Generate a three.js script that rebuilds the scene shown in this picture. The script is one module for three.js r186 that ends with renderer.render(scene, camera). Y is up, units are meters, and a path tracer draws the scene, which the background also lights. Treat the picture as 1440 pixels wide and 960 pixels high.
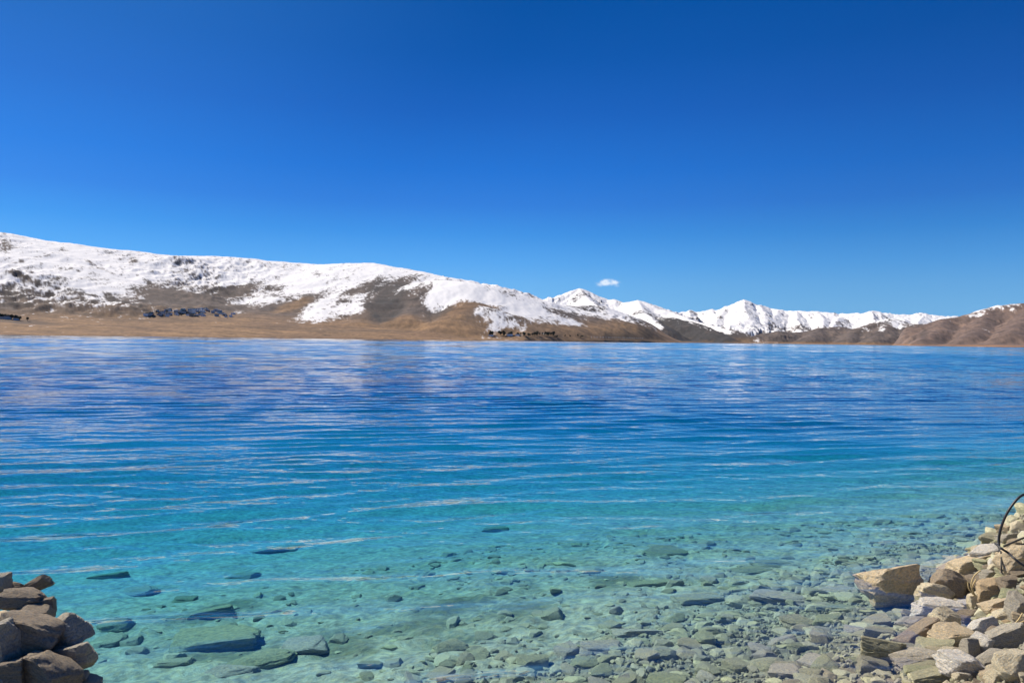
import * as THREE from 'three';
import { mergeGeometries, mergeVertices, toCreasedNormals } from 'three/addons/utils/BufferGeometryUtils.js';

// ------------------------------------------------------------------ camera, sky, sun, exposure
const W = 1440, H = 960, F = 1081, EYE = 2.5, ROLL = 0.0127;      // photograph size and focal length in its pixels
const scene = new THREE.Scene();
const camera = new THREE.PerspectiveCamera(2 * Math.atan(H / 2 / F) * 180 / Math.PI, W / H, 0.1, 90000);
camera.position.set(0, EYE, 0);
camera.rotation.order = 'YXZ';
camera.rotation.set(-0.00185, 0, Math.atan(ROLL));
const SUN_AZ = -58 * Math.PI / 180, SUN_EL = 44 * Math.PI / 180;
const sunDir = new THREE.Vector3(Math.sin(SUN_AZ) * Math.cos(SUN_EL), Math.sin(SUN_EL), -Math.cos(SUN_AZ) * Math.cos(SUN_EL));
const renderer = new THREE.WebGLRenderer({ antialias: true });
renderer.toneMapping = THREE.LinearToneMapping;
renderer.toneMappingExposure = 1.3;
renderer.shadowMap.enabled = true;
const sun = new THREE.DirectionalLight(new THREE.Color(1, 0.9, 0.76), 5);
sun.position.copy(sunDir).multiplyScalar(60);
sun.castShadow = true;
Object.assign(sun.shadow.camera, { left: -30, right: 30, top: 30, bottom: -30, near: 1, far: 140 });
sun.shadow.mapSize.set(4096, 4096);
scene.add(sun, sun.target);

// ------------------------------------------------------------------ noise
function rng(seed) { let a = seed >>> 0; return () => { a = (a + 0x6D2B79F5) >>> 0; let t = Math.imul(a ^ (a >>> 15), 1 | a); t = (t + Math.imul(t ^ (t >>> 7), 61 | t)) ^ t; return ((t ^ (t >>> 14)) >>> 0) / 4294967296; }; }
const PERM = new Uint8Array(512); { const r = rng(7), p = [...Array(256).keys()]; for (let i = 255; i > 0; i--) { const j = Math.floor(r() * (i + 1)); [p[i], p[j]] = [p[j], p[i]]; } for (let i = 0; i < 512; i++) PERM[i] = p[i & 255]; }
const fade = t => t * t * t * (t * (t * 6 - 15) + 10), mix = (a, b, t) => a + (b - a) * t;
const clamp = (x, a = 0, b = 1) => x < a ? a : x > b ? b : x;
const smooth = (a, b, x) => { const t = clamp((x - a) / (b - a)); return t * t * (3 - 2 * t); };
const GX = [], GY = []; for (let i = 0; i < 16; i++) { GX.push(Math.cos(i * Math.PI / 8)); GY.push(Math.sin(i * Math.PI / 8)); }
function n2(x, y) {
  const xi = Math.floor(x), yi = Math.floor(y), fx = x - xi, fy = y - yi, X = xi & 255, Y = yi & 255, u = fade(fx), v = fade(fy);
  const g = (h, a, b) => GX[h & 15] * a + GY[h & 15] * b;
  const A = PERM[X] + Y, B = PERM[X + 1] + Y;
  return 1.4 * mix(mix(g(PERM[A], fx, fy), g(PERM[B], fx - 1, fy), u), mix(g(PERM[A + 1], fx, fy - 1), g(PERM[B + 1], fx - 1, fy - 1), u), v);
}
function n3(x, y, z) {
  const xi = Math.floor(x), yi = Math.floor(y), zi = Math.floor(z), fx = x - xi, fy = y - yi, fz = z - zi, X = xi & 255, Y = yi & 255, Z = zi & 255, u = fade(fx), v = fade(fy), w = fade(fz);
  const g = (h, a, b, c) => { h &= 15; const p = h < 8 ? a : b, q = h < 4 ? b : h === 12 || h === 14 ? a : c; return (h & 1 ? -p : p) + (h & 2 ? -q : q); };
  const A = PERM[X] + Y, AA = PERM[A] + Z, AB = PERM[A + 1] + Z, B = PERM[X + 1] + Y, BA = PERM[B] + Z, BB = PERM[B + 1] + Z;
  return mix(mix(mix(g(PERM[AA], fx, fy, fz), g(PERM[BA], fx - 1, fy, fz), u), mix(g(PERM[AB], fx, fy - 1, fz), g(PERM[BB], fx - 1, fy - 1, fz), u), v),
    mix(mix(g(PERM[AA + 1], fx, fy, fz - 1), g(PERM[BA + 1], fx - 1, fy, fz - 1), u), mix(g(PERM[AB + 1], fx, fy - 1, fz - 1), g(PERM[BB + 1], fx - 1, fy - 1, fz - 1), u), v), w);
}
function fbm(x, y, oct = 5, gain = 0.5) { let s = 0, a = 1, n = 0; for (let i = 0; i < oct; i++) { s += a * n2(x + i * 17.3, y - i * 9.1); n += a; a *= gain; x *= 2.03; y *= 2.03; } return s / n; }
function ridged(x, y, oct = 5) { let s = 0, a = 1, n = 0; for (let i = 0; i < oct; i++) { s += a * (1 - Math.abs(n2(x + i * 31.7, y + i * 11.9)) * 2); n += a; a *= 0.5; x *= 2.07; y *= 2.07; } return s / n; }
const pw = (pts, x) => { if (x <= pts[0][0]) return pts[0][1]; for (let i = 1; i < pts.length; i++) if (x <= pts[i][0]) return mix(pts[i - 1][1], pts[i][1], (x - pts[i - 1][0]) / (pts[i][0] - pts[i - 1][0])); return pts[pts.length - 1][1]; };

// ------------------------------------------------------------------ the sky: clear high-altitude air, one small cloud
{
  const w = 4096, h = 2048, data = new Float32Array(w * h * 4);
  const R = [[0, .205], [2.6, .172], [4.1, .138], [5.7, .090], [7.8, .047], [9.9, .030], [12.4, .0155], [16.4, .0088], [20.2, .0030], [24, .0010], [45, .0006], [90, .0004]];
  const G = [[0, .520], [2.6, .480], [4.1, .430], [5.7, .362], [7.8, .272], [9.9, .197], [12.4, .160], [16.4, .112], [20.2, .088], [24, .075], [45, .050], [90, .036]];
  const B = [[0, .890], [2.6, .860], [4.1, .840], [5.7, .815], [7.8, .735], [9.9, .660], [12.4, .600], [16.4, .475], [20.2, .390], [24, .336], [45, .235], [90, .180]];
  const cAz = Math.atan((855 - W / 2) / F), cEl = Math.atan((482.5 - 402) / F);
  for (let j = 0; j < h; j++) {
    const el = ((j + 0.5) / h - 0.5) * 180, e = Math.max(0, el), base = [pw(R, e), pw(G, e), pw(B, e)], ce = Math.cos(el * Math.PI / 180), se = Math.sin(el * Math.PI / 180);
    for (let i = 0; i < w; i++) {
      const a = ((i + 0.5) / w - 0.5) * 2 * Math.PI, dx = Math.cos(a) * ce, dz = Math.sin(a) * ce;   // equirectangular: u = atan2(z, x)
      const c = dx * sunDir.x + se * sunDir.y + dz * sunDir.z, k = 0.8 + 0.2 * smooth(0.1, 0.58, c) + 0.17 * smooth(0.6, 0.92, c), aur = 0.065 * smooth(0.6, 0.95, c) + 0.35 * Math.pow(Math.max(0, c), 90);
      let r = (base[0] * k + aur * .3) * .86, g = (base[1] * k + aur * .75) * .86, b = (base[2] * k + aur) * .86;
      if (el > 2.5 && el < 6 && dx > -0.1 && dx < 0.4 && dz < 0) {      // the wisp of cloud over the peak
        const az = Math.atan2(dx, -dz), u = (az - cAz) / 0.021, v = (el * Math.PI / 180 - cEl) / 0.0052;
        const edge = 1 - u * u - Math.pow(v - 0.25 * Math.cos(u * 3), 2) + 1.5 * fbm(u * 2.3 + 5, v * 1.4, 5, 0.65);
        const m = 0.85 * smooth(0.25, 1.15, edge);
        r = mix(r, .72, m); g = mix(g, .77, m); b = mix(b, .83, m);
      }
      const o = (j * w + i) * 4; data[o] = r; data[o + 1] = g; data[o + 2] = b; data[o + 3] = 1;
    }
  }
  const sky = new THREE.DataTexture(data, w, h, THREE.RGBAFormat, THREE.FloatType);
  sky.mapping = THREE.EquirectangularReflectionMapping; sky.magFilter = sky.minFilter = THREE.LinearFilter; sky.needsUpdate = true;
  scene.background = sky; scene.environment = sky;
}

// ------------------------------------------------------------------ helpers
const used = new Map();
function numbered(name) { const n = used.get(name) ?? 0; used.set(name, n + 1); return n ? `${name}_${String(n).padStart(3, '0')}` : name; }
function tag(o, label, category, group, kind) { o.userData.label = label; o.userData.category = category; if (group) o.userData.group = group; if (kind) o.userData.kind = kind; return o; }
function mesh(name, geo, mat, parent = scene) { const m = new THREE.Mesh(geo, mat); m.name = parent === scene ? numbered(name) : name; m.castShadow = m.receiveShadow = true; parent.add(m); return m; }
function group(name) { const g = new THREE.Group(); g.name = numbered(name); scene.add(g); return g; }
const std = (o) => new THREE.MeshStandardMaterial({ roughness: 0.95, ...o });
const horizon = px => 478 + ROLL * (px - W / 2);
// a point seen in the photograph at (px, py), at ground distance r from the camera foot: [x, height, z]
function place(px, py, r) { const t = (px - W / 2) / F, c = 1 / Math.hypot(1, t), d = r * c; return [t * d, EYE + (horizon(px) - py) / F * d, -d]; }
function march(px, py, ground, d0, d1, step) {       // where that line of sight meets the ground
  const t = (px - W / 2) / F, q = (horizon(px) - py) / F;
  for (let d = d0; d < d1; d += step) { const x = t * d, y = EYE + q * d; if (y <= ground(x, -d)) return [x, y, -d]; }
  return null;
}
function gridGeometry(nu, nv, at, colorAt) {
  const pos = new Float32Array((nu + 1) * (nv + 1) * 3), col = colorAt && new Float32Array(pos.length), idx = new Uint32Array(nu * nv * 6);
  for (let j = 0, k = 0; j <= nv; j++) for (let i = 0; i <= nu; i++, k += 3) { const p = at(i / nu, j / nv); pos[k] = p[0]; pos[k + 1] = p[1]; pos[k + 2] = p[2]; }
  let k = 0;
  for (let j = 0; j < nv; j++) for (let i = 0; i < nu; i++) { const a = j * (nu + 1) + i, b = a + 1, c = a + nu + 1, d = c + 1; idx[k++] = a; idx[k++] = b; idx[k++] = c; idx[k++] = b; idx[k++] = d; idx[k++] = c; }
  const g = new THREE.BufferGeometry();
  g.setAttribute('position', new THREE.BufferAttribute(pos, 3)); g.setIndex(new THREE.BufferAttribute(idx, 1)); g.computeVertexNormals();
  if (colorAt) {
    const nor = g.attributes.normal.array;
    for (let i = 0; i < pos.length; i += 3) { const c = colorAt(pos[i], pos[i + 1], pos[i + 2], nor[i], nor[i + 1], nor[i + 2]); col[i] = c[0]; col[i + 1] = c[1]; col[i + 2] = c[2]; }
    g.setAttribute('color', new THREE.BufferAttribute(col, 3));
  }
  return g;
}
const mix3 = (a, b, t) => [mix(a[0], b[0], t), mix(a[1], b[1], t), mix(a[2], b[2], t)];

// ------------------------------------------------------------------ mountains round the lake
const SNOW = [.80, .80, .80], ROCK = [.078, .062, .056], DARK = [.036, .034, .034], BROWN = [.165, .10, .055], OCHRE = [.25, .15, .07], GREYBROWN = [.125, .097, .080];
const terrainMaterial = std({ vertexColors: true, roughness: 1 });

function terrain({ ridges, shore, plain, plainTop, noise, cell, rise = .34, ends = () => 1, crest = .18 }) {
  const lines = ridges.map(({ pts, k, kb }) => ({ k, kb: kb ?? k * 1.3, p: pts.map(([px, py, r]) => place(px, py, r)) }));
  return (x, z) => {
    const r = Math.hypot(x, z), az = W / 2 + F * x / -z, r0 = shore(az);
    if (r < r0) return -(r0 - r) * 0.04 - 0.4;
    const wx = x + 40 * fbm(x / 300, z / 300, 3), wz = z + 40 * fbm(x / 300 + 9, z / 300, 3);
    let h = -1e9, near = 1e9;
    for (const { p, k, kb } of lines) for (let i = 1; i < p.length; i++) {
      const ax = p[i - 1][0], az2 = p[i - 1][2], bx = p[i][0] - ax, bz = p[i][2] - az2, t = clamp(((x - ax) * bx + (z - az2) * bz) / (bx * bx + bz * bz));
      const dx = x - ax - bx * t, dz = z - az2 - bz * t, d = Math.hypot(dx, dz);
      const yl = p[i - 1][1] + (p[i][1] - p[i - 1][1]) * t, back = Math.hypot(x, z) > Math.hypot(ax + bx * t, az2 + bz * t);
      const v = yl - (back ? kb : k) * (Math.sqrt(d * d + cell * cell) - cell) * (1 - 0.18 * Math.min(1, d / 2500));
      const s = cell * 0.5;                                                     // smooth maximum
      if (v > h) { const q = clamp(0.5 + 0.5 * (h - v) / s); h = h < -1e8 ? v : v + s * q * q * 0.25; } else { const q = clamp(0.5 + 0.5 * (v - h) / s); h += s * q * q * 0.25; }
      if (d < near) near = d;
    }
    const lift = Math.max(0, h), env = clamp(lift / 60) * (crest + (1 - crest) * smooth(0, noise.calm, near));
    h += env * (noise.amp * (ridged(wx / noise.scale, wz / noise.scale, 5) - 0.35) + noise.amp * 0.4 * fbm(wx / noise.scale * 4.2, wz / noise.scale * 4.2, 4) + noise.amp * 0.38 * ridged(wx / noise.scale * 6, wz / noise.scale * 2, 3) + noise.amp * 0.17 * ridged(x / noise.scale * 13, z / noise.scale * 9, 3));
    if (h > 0) { const t = (r - r0) * rise / Math.max(h, 1); h *= t / Math.pow(1 + t ** 4, .25); }
    const pl = Math.min(plainTop, (r - r0) * plain(az)) + 1.2 * clamp((r - r0) / 25) + clamp((r - r0) / 200) * 4 * fbm(x / 160, z / 160, 4);
    const s = 14, q = clamp(0.5 + 0.5 * (h - pl) / s);
    const e = ends(az);
    return (mix(pl, h, q) + s * q * (1 - q)) * e - 3 * (1 - e);
  };
}
function patches(list, ground, d0, d1, step) {       // snow fields and bare ground, as ellipses lying on the slope
  const out = [];
  for (const [px, py, rx, ry, turn, kind, strength = 1] of list) {
    const c = Math.cos(turn * Math.PI / 180), s = Math.sin(turn * Math.PI / 180), o = march(px, py, ground, d0, d1, step), a = march(px + rx * c, py - rx * s, ground, d0, d1, step), b = march(px - ry * s, py - ry * c, ground, d0, d1, step);
    if (!o || !a || !b) continue;
    const A = [a[0] - o[0], a[2] - o[2]], B = [b[0] - o[0], b[2] - o[2]], px1 = -o[2] / F;
    for (const [V, most] of [[A, rx * px1 * 2.5], [B, Math.max(ry, 3) * px1 * 7]]) { const l = Math.hypot(...V); if (l > most) { V[0] *= most / l; V[1] *= most / l; } }
    const det = A[0] * B[1] - A[1] * B[0];
    if (Math.abs(det) < 1) continue;
    out.push({ o, A, B, det, kind, strength });
  }
  return (x, z) => {
    const w = { snow: 0, rock: 0, brown: 0, dark: 0 };
    for (const p of out) {
      const dx = x - p.o[0], dz = z - p.o[2], u = (dx * p.B[1] - dz * p.B[0]) / p.det, v = (p.A[0] * dz - p.A[1] * dx) / p.det, d = u * u + v * v;
      if (d < 4) w[p.kind] = Math.max(w[p.kind], p.strength * (1 - smooth(0.2, 2.2, d)));
    }
    return w;
  };
}
function mountain(name, label, o) {
  const ground = terrain(o), marks = patches(o.patches ?? [], ground, o.march[0], o.march[1], o.march[2]);
  const geo = gridGeometry(o.nu, o.nv, (u, v) => {
    const px = mix(o.px[0], o.px[1], u), t = (px - W / 2) / F, c = 1 / Math.hypot(1, t), r0 = o.shore(px) - o.before, r = mix(r0, o.far, Math.pow(v, o.pow ?? 1.3));
    const x = t * c * r, z = -c * r;
    return [x, ground(x, z), z];
  }, (x, y, z, nx, ny, nz) => {
    const w = marks(x, z), S = o.grain;
    const big = fbm(x / (S * 9), z / (S * 9), 4), wx = x + S * fbm(x / (S * 3), z / (S * 3) + 5, 2), mid = fbm(wx / (S * 1.5) + 3, z / (S * 4.6), 4, 0.65), fine = fbm(wx / (S * 0.42), z / (S * 1.5) + 7, 3, 0.75), gully = ridged(wx / (S * 4.5), z / (S * 13), 3);
    const steep = 1 - ny, az = W / 2 + F * x / -z;
    let v = clamp((y - o.snowline(az)) / o.snowband, -2.5, o.snowmost ?? 1.15) + 0.8 * big + 1.5 * mid + 2.1 * fine - 0.9 * (gully - .35) - (steep - 0.06) * o.steep + 1.5 * w.snow - 1.45 * w.rock - 1.4 * w.dark - 1.6 * w.brown - o.aspect * nx;
    const snow = smooth(-0.5, 0.55, v);
    const lowness = clamp(1 - y / (o.brownTop * (1 + 0.5 * big)));
    let g = mix3(mix3(ROCK, GREYBROWN, clamp(0.5 + mid)), mix3(BROWN, OCHRE, clamp(0.4 + 0.9 * big + 0.9 * fbm(x / (S * 6), z / (S * .9), 3) + 0.3 * fine)), clamp(Math.max(lowness * 1.6, w.brown) + 0.3 * mid));
    g = mix3(g, DARK, clamp(w.dark * (0.8 + mid) + clamp(fine * 1.6 - 0.45) * 0.8));
    if (o.tint) g = [g[0] * o.tint[0], g[1] * o.tint[1], g[2] * o.tint[2]];
    const streak = fbm(x / (S * 5), z / (S * 1.2) + 21, 4, .6), t = clamp(1 + 0.6 * fine + 0.4 * mid + .55 * streak, .35, 1.7);
    g = [g[0] * t, g[1] * t, g[2] * t];
    return mix3(g, SNOW, snow * 0.97);
  });
  const m = mesh(name, geo, terrainMaterial);
  tag(m, label, 'mountain', undefined, 'structure');
  return ground;
}

const SHORE_HILLS = px => pw([[-200, 1850], [300, 1900], [560, 2050], [700, 2200], [850, 2700], [950, 3250], [1010, 3700]], px) + 14 * n2(px / 26, 3.3);
const hills = mountain('lakeside_hills', 'snow-covered rounded hills with brown foot slopes across the lake', {
  ridges: [
    { k: .27, pts: [[-420, 334, 4300], [-280, 322, 4300], [-140, 316, 4300], [-60, 320, 4300], [0, 325, 4300], [43, 334, 4250], [87, 340, 4200], [130, 347, 4200], [187, 353, 4200], [240, 359, 4200], [300, 360, 4300], [353, 363, 4300], [393, 368, 4250], [437, 371, 4200], [480, 371, 4100], [520, 369, 4000], [540, 373, 3900], [567, 380, 3800], [582, 381, 3750], [595, 384, 3700], [610, 394, 3650]] },
    { k: .36, pts: [[-60, 352, 3650], [40, 361, 3500], [113, 375, 3350], [177, 400, 3080], [227, 428, 2820]] },
    { k: .40, pts: [[60, 341, 4200], [95, 362, 3900], [140, 372, 3700]] },
    { k: .36, pts: [[437, 371, 4200], [432, 398, 3600], [395, 420, 3050], [350, 440, 2700]] },
    { k: .42, pts: [[520, 370, 4000], [500, 398, 3500], [462, 425, 2950], [440, 452, 2500]] },
    { k: .46, pts: [[575, 382, 3750], [552, 400, 3350], [520, 428, 2850], [505, 455, 2450]] },
    { k: .42, pts: [[607, 393, 3350], [620, 390, 3200], [633, 389, 3150], [653, 391, 3100], [677, 397, 3100], [700, 407, 3100], [720, 415, 3150], [747, 420, 3250], [763, 424, 3350], [800, 431, 3600], [835, 430, 3700], [852, 436, 3700], [872, 447, 3680], [900, 460, 3650], [935, 470, 3600], [955, 477, 3550]] },
    { k: .46, pts: [[610, 395, 3250], [592, 420, 2900], [575, 448, 2500]] },
    { k: .44, pts: [[653, 392, 3100], [662, 427, 2680], [632, 450, 2430], [602, 468, 2260]] },
    { k: .40, pts: [[720, 416, 3150], [735, 445, 2750], [742, 466, 2450]] },
    { k: .38, pts: [[800, 432, 3600], [815, 455, 3150], [822, 472, 2850]] },
  ],
  shore: SHORE_HILLS, ends: px => smooth(982, 905, px), plain: px => pw([[560, .105], [700, .06], [850, .02], [960, .004]], px), plainTop: 78, cell: 60, noise: { amp: 46, scale: 520, calm: 420 },
  px: [-420, 985], far: 5600, before: 120, pow: 1.25, nu: 1040, nv: 256, march: [1700, 5600, 8],
  snowline: px => pw([[-100, 135], [0, 118], [100, 96], [190, 110], [240, 165], [320, 165], [370, 150], [450, 120], [520, 165], [600, 125], [650, 92], [700, 76], [760, 62], [850, 58], [930, 80]], px),
  snowband: 66, steep: 2.2, aspect: 0.9, brownTop: 105, grain: 30,
  patches: [
    // bare rock and scree
    [85, 395, 26, 5, 8, 'dark', .8], [110, 410, 30, 5, -18, 'dark', .7], [170, 424, 34, 4, -14, 'dark', .9], [30, 390, 30, 4, -22, 'rock', .8], [140, 378, 26, 3, -24, 'rock', .7], [200, 391, 14, 2.5, -38, 'dark', .8], [213, 402, 8, 4, 0, 'rock', .6], [5, 345, 9, 8, -20, 'rock', .7], [185, 366, 12, 6, -70, 'rock', .55],
    [230, 416, 42, 10, -5, 'rock', 1], [290, 420, 48, 8, 5, 'rock', .9], [260, 430, 60, 8, 0, 'rock', 1], [340, 406, 32, 6, 16, 'rock', .9], [385, 404, 16, 4, 0, 'rock', .6], [352, 396, 14, 6, 40, 'rock', .45], [445, 384, 8, 5, 0, 'dark', .8],
    [390, 440, 40, 10, 12, 'rock', 1], [440, 418, 34, 6, 24, 'rock', .9], [410, 430, 26, 5, 22, 'brown', .8], [500, 410, 44, 7, 28, 'rock', 1], [535, 400, 26, 7, 32, 'dark', .8], [550, 415, 42, 12, 32, 'dark', .9], [560, 400, 30, 8, 28, 'rock', 1], [545, 440, 32, 16, 50, 'dark', 1], [575, 430, 22, 20, 40, 'rock', 1.1], [590, 410, 20, 10, 40, 'rock', 1.1], [605, 400, 12, 6, 36, 'rock', 1], [525, 435, 14, 14, 60, 'dark', .9], [560, 455, 34, 10, 0, 'brown', 1.1], [577, 383, 8, 3, 20, 'dark', .9],
    [640, 440, 28, 12, 30, 'brown', 1], [660, 429, 14, 4, 0, 'brown', 1], [690, 432, 20, 3, -4, 'brown', .8], [625, 455, 34, 10, 20, 'brown', 1], [665, 455, 26, 10, 0, 'rock', .9], [585, 458, 34, 9, 0, 'brown', 1], [620, 438, 20, 7, 25, 'dark', .6],
    [830, 433, 22, 4, 0, 'dark', .8], [790, 440, 30, 6, -12, 'rock', .7], [845, 452, 44, 7, -14, 'rock', .8], [760, 452, 40, 7, -8, 'rock', .45], [870, 462, 40, 6, -12, 'brown', .8], [800, 463, 50, 5, -4, 'brown', .6],
    [20, 452, 50, 5, -4, 'dark', .6], [90, 456, 70, 4, -3, 'rock', .8], [120, 443, 60, 3, -8, 'dark', .4], [400, 462, 60, 3, 0, 'dark', .35], [265, 452, 70, 2.5, 0, 'dark', .3], [500, 465, 60, 2.5, 0, 'dark', .35],
    // snow lying lower
    [465, 436, 44, 14, 8, 'snow', 1.1], [440, 448, 30, 8, 4, 'snow', .8], [490, 424, 20, 9, 20, 'snow', .8], [345, 425, 40, 7, 6, 'snow', .8], [205, 425, 20, 5, -18, 'snow', .6], [130, 415, 40, 7, -14, 'snow', .5], [620, 420, 24, 16, 30, 'snow', .9], [597, 424, 6, 12, 20, 'snow', .5], [645, 405, 30, 12, 0, 'snow', .6], [700, 452, 46, 12, -6, 'snow', .5], [735, 436, 50, 9, -14, 'snow', .8], [780, 452, 40, 6, -10, 'snow', .5], [340, 439, 12, 1.4, 0, 'snow', 1],
  ],
});
mountain('snow_peak', 'pointed snowy peak with dark rock ridge running down to the lake', {
  ridges: [
    { k: .45, pts: [[735, 428, 9200], [765, 421, 9100], [775, 420, 9000], [787, 419, 9000], [797, 412, 9000], [806, 408, 9000], [814, 405, 9000], [825, 410, 8950], [842, 417, 8900], [855, 421, 8850], [862, 420, 8800], [877, 425, 8700], [897, 422, 8600], [910, 427, 8500], [930, 436, 8300], [945, 440, 8200], [960, 446, 7900], [975, 452, 7600], [992, 457, 7300], [1010, 460, 7000], [1025, 462, 6800], [1040, 469, 6600], [1060, 475, 6450], [1078, 482, 6300]] },
    { k: .5, pts: [[814, 406, 9000], [835, 428, 8000], [860, 445, 7000]] },
    { k: .5, pts: [[897, 423, 8600], [905, 440, 7800], [935, 462, 6500]] },
    { k: .55, pts: [[930, 447, 7700], [950, 449, 7300], [985, 457, 6850], [1005, 466, 6450], [1025, 474, 6200]] },
  ],
  shore: px => pw([[700, 5600], [930, 5750], [1000, 5950], [1090, 6250]], px), plain: () => .02, plainTop: 14, cell: 22, noise: { amp: 100, scale: 800, calm: 500 },
  px: [725, 1095], far: 10300, before: 200, nu: 420, nv: 200, pow: 1.1, march: [5000, 10300, 16],
  snowline: px => pw([[760, 120], [900, 120], [960, 130], [1060, 60]], px), snowband: 90, steep: 1.6, aspect: 1.0, brownTop: 60, grain: 55,
  patches: [[812, 417, 14, 5, 10, 'dark', .8], [840, 424, 14, 3, -18, 'dark', .8], [900, 439, 13, 3, -10, 'dark', 1], [932, 447, 12, 3, -20, 'dark', .8], [945, 452, 26, 8, -14, 'dark', 1.3], [975, 462, 44, 10, -14, 'dark', 1.3], [1010, 470, 34, 8, -16, 'dark', 1.2], [960, 472, 40, 8, -8, 'dark', 1.2], [1045, 474, 20, 4, -14, 'dark', .7], [985, 460, 24, 2, -20, 'snow', .8], [1020, 466, 18, 2, -20, 'snow', .8], [870, 440, 40, 8, -25, 'snow', 1], [915, 458, 30, 5, -25, 'snow', 1]],
});
{
  const far = [[930, 448, 20500], [950, 441, 20500], [970, 437, 20500], [980, 440, 20400], [992, 439, 20300], [1000, 435, 20300], [1007, 437, 20300], [1022, 431, 20300], [1032, 429, 20300], [1040, 425, 20300], [1046, 421, 20300], [1055, 425, 20300], [1067, 429, 20300], [1075, 431, 20300], [1082, 434, 20300], [1095, 436, 20000], [1110, 438, 19800], [1130, 439, 19600], [1150, 438, 19500], [1172, 441, 19400], [1197, 440, 19300], [1210, 441, 19200], [1227, 438, 19200], [1242, 441, 19200], [1270, 442, 19200], [1295, 442, 19200], [1320, 445, 19200], [1350, 448, 19200], [1400, 450, 19200]];
  const spurs = [[970, 437], [1000, 435], [1022, 431], [1046, 421], [1067, 429], [1095, 436], [1120, 438], [1150, 438], [1185, 440], [1227, 438], [1265, 442], [1300, 442]];
  mountain('far_snow_range', 'distant white mountain range with one pointed summit', {
    ridges: [{ k: .5, pts: far }, ...spurs.map(([x, y], i) => ({ k: .5, pts: [[x, y + 1, 20200 - i * 80], [x + 9 * Math.sin(i * 2.1), y + 11, 18400], [x + 16 * Math.sin(i * 2.1 + .5), y + 24, 16600]] }))],
    shore: () => 14800, plain: () => .03, plainTop: 40, cell: 22, crest: .16, noise: { amp: 380, scale: 1150, calm: 1300 },
    px: [915, 1420], far: 22500, before: 50, nu: 520, nv: 150, pow: 1, march: [14800, 22500, 30],
    snowline: () => 150, snowband: 160, steep: 1.0, aspect: .8, brownTop: 60, grain: 130,
    patches: [[1010, 447, 6, 3, 0, 'rock', .6], [1140, 446, 12, 4, 30, 'rock', .5], [1130, 460, 40, 4, 0, 'rock', .6], [1180, 455, 20, 4, 20, 'rock', .5]],
  });
}
mountain('brown_foothills', 'low purple-brown foothills with thin snow below the white range', {
  ridges: [{ k: .4, pts: [[1050, 478, 10600], [1072, 470, 10700], [1095, 467, 10800], [1115, 468, 10900], [1135, 466, 11000], [1155, 462, 11000], [1180, 460, 11000], [1200, 463, 10900], [1220, 459, 10900], [1240, 457, 10900], [1252, 447, 11000], [1265, 455, 10900], [1280, 455, 10800], [1310, 455, 10700], [1360, 452, 10700]] },
    { k: .45, pts: [[1155, 462, 11000], [1140, 474, 10300]] }, { k: .45, pts: [[1252, 447, 11000], [1245, 465, 10400], [1230, 476, 10000]] }, { k: .45, pts: [[1200, 463, 10900], [1195, 475, 10200]] }],
  shore: px => 9500 + 60 * n2(px / 20, 8), plain: () => .012, plainTop: 12, cell: 60, noise: { amp: 90, scale: 700, calm: 500 },
  px: [1040, 1400], far: 11800, before: 200, nu: 380, nv: 120, pow: 1, march: [9400, 11800, 15],
  snowline: () => 275, snowband: 70, steep: 1.5, aspect: .8, brownTop: 40, grain: 60,
  patches: [[1218, 464, 10, 3, 0, 'snow', .8], [1262, 458, 10, 3, -20, 'snow', 1], [1250, 452, 8, 4, 0, 'dark', .7], [1280, 465, 20, 4, 30, 'dark', .4], [1240, 463, 8, 4, 60, 'snow', .8]],
});
mountain('brown_mountain', 'bare brown mountainside with a snowy crest sloping into the lake', {
  ridges: [{ k: .42, pts: [[1262, 484, 6300], [1287, 471, 6500], [1300, 462, 6600], [1312, 456, 6700], [1330, 450, 6800], [1342, 449, 6850], [1362, 444, 6900], [1380, 440, 6900], [1395, 434, 7000], [1405, 431, 7000], [1425, 429, 7000], [1440, 427, 7000], [1500, 418, 7000], [1600, 405, 7000], [1750, 398, 7000], [1950, 402, 7000]] },
    { k: .5, pts: [[1330, 450, 6800], [1318, 466, 6100], [1300, 478, 5700]] }, { k: .5, pts: [[1395, 436, 7000], [1380, 458, 6200], [1365, 474, 5600]] }, { k: .5, pts: [[1470, 424, 7000], [1440, 450, 6200], [1425, 470, 5500]] }],
  ends: px => smooth(1252, 1275, px), shore: px => pw([[1240, 6250], [1290, 5500], [1360, 4900], [1500, 4300]], px) + 40 * n2(px / 18, 5), plain: px => pw([[1290, .002], [1360, .02]], px), plainTop: 14, cell: 50, noise: { amp: 90, scale: 620, calm: 420 },
  px: [1245, 1950], far: 8200, before: 200, nu: 560, nv: 150, pow: 1.1, march: [4200, 8200, 12],
  snowline: px => pw([[1300, 250], [1380, 285], [1440, 345], [1560, 420]], px), snowband: 40, steep: 1.2, aspect: .7, brownTop: 10, grain: 45, tint: [1.3, 1.16, 1.1],
  patches: [[1378, 466, 24, 6, 14, 'snow', .95], [1410, 455, 16, 5, -20, 'snow', .45], [1372, 444, 10, 3, 8, 'snow', .8], [1425, 430, 24, 3, 6, 'snow', 1], [1300, 468, 14, 8, 40, 'dark', .6], [1430, 440, 14, 4, 0, 'snow', .5], [1340, 452, 5, 3, 0, 'snow', .8]],
});

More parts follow.
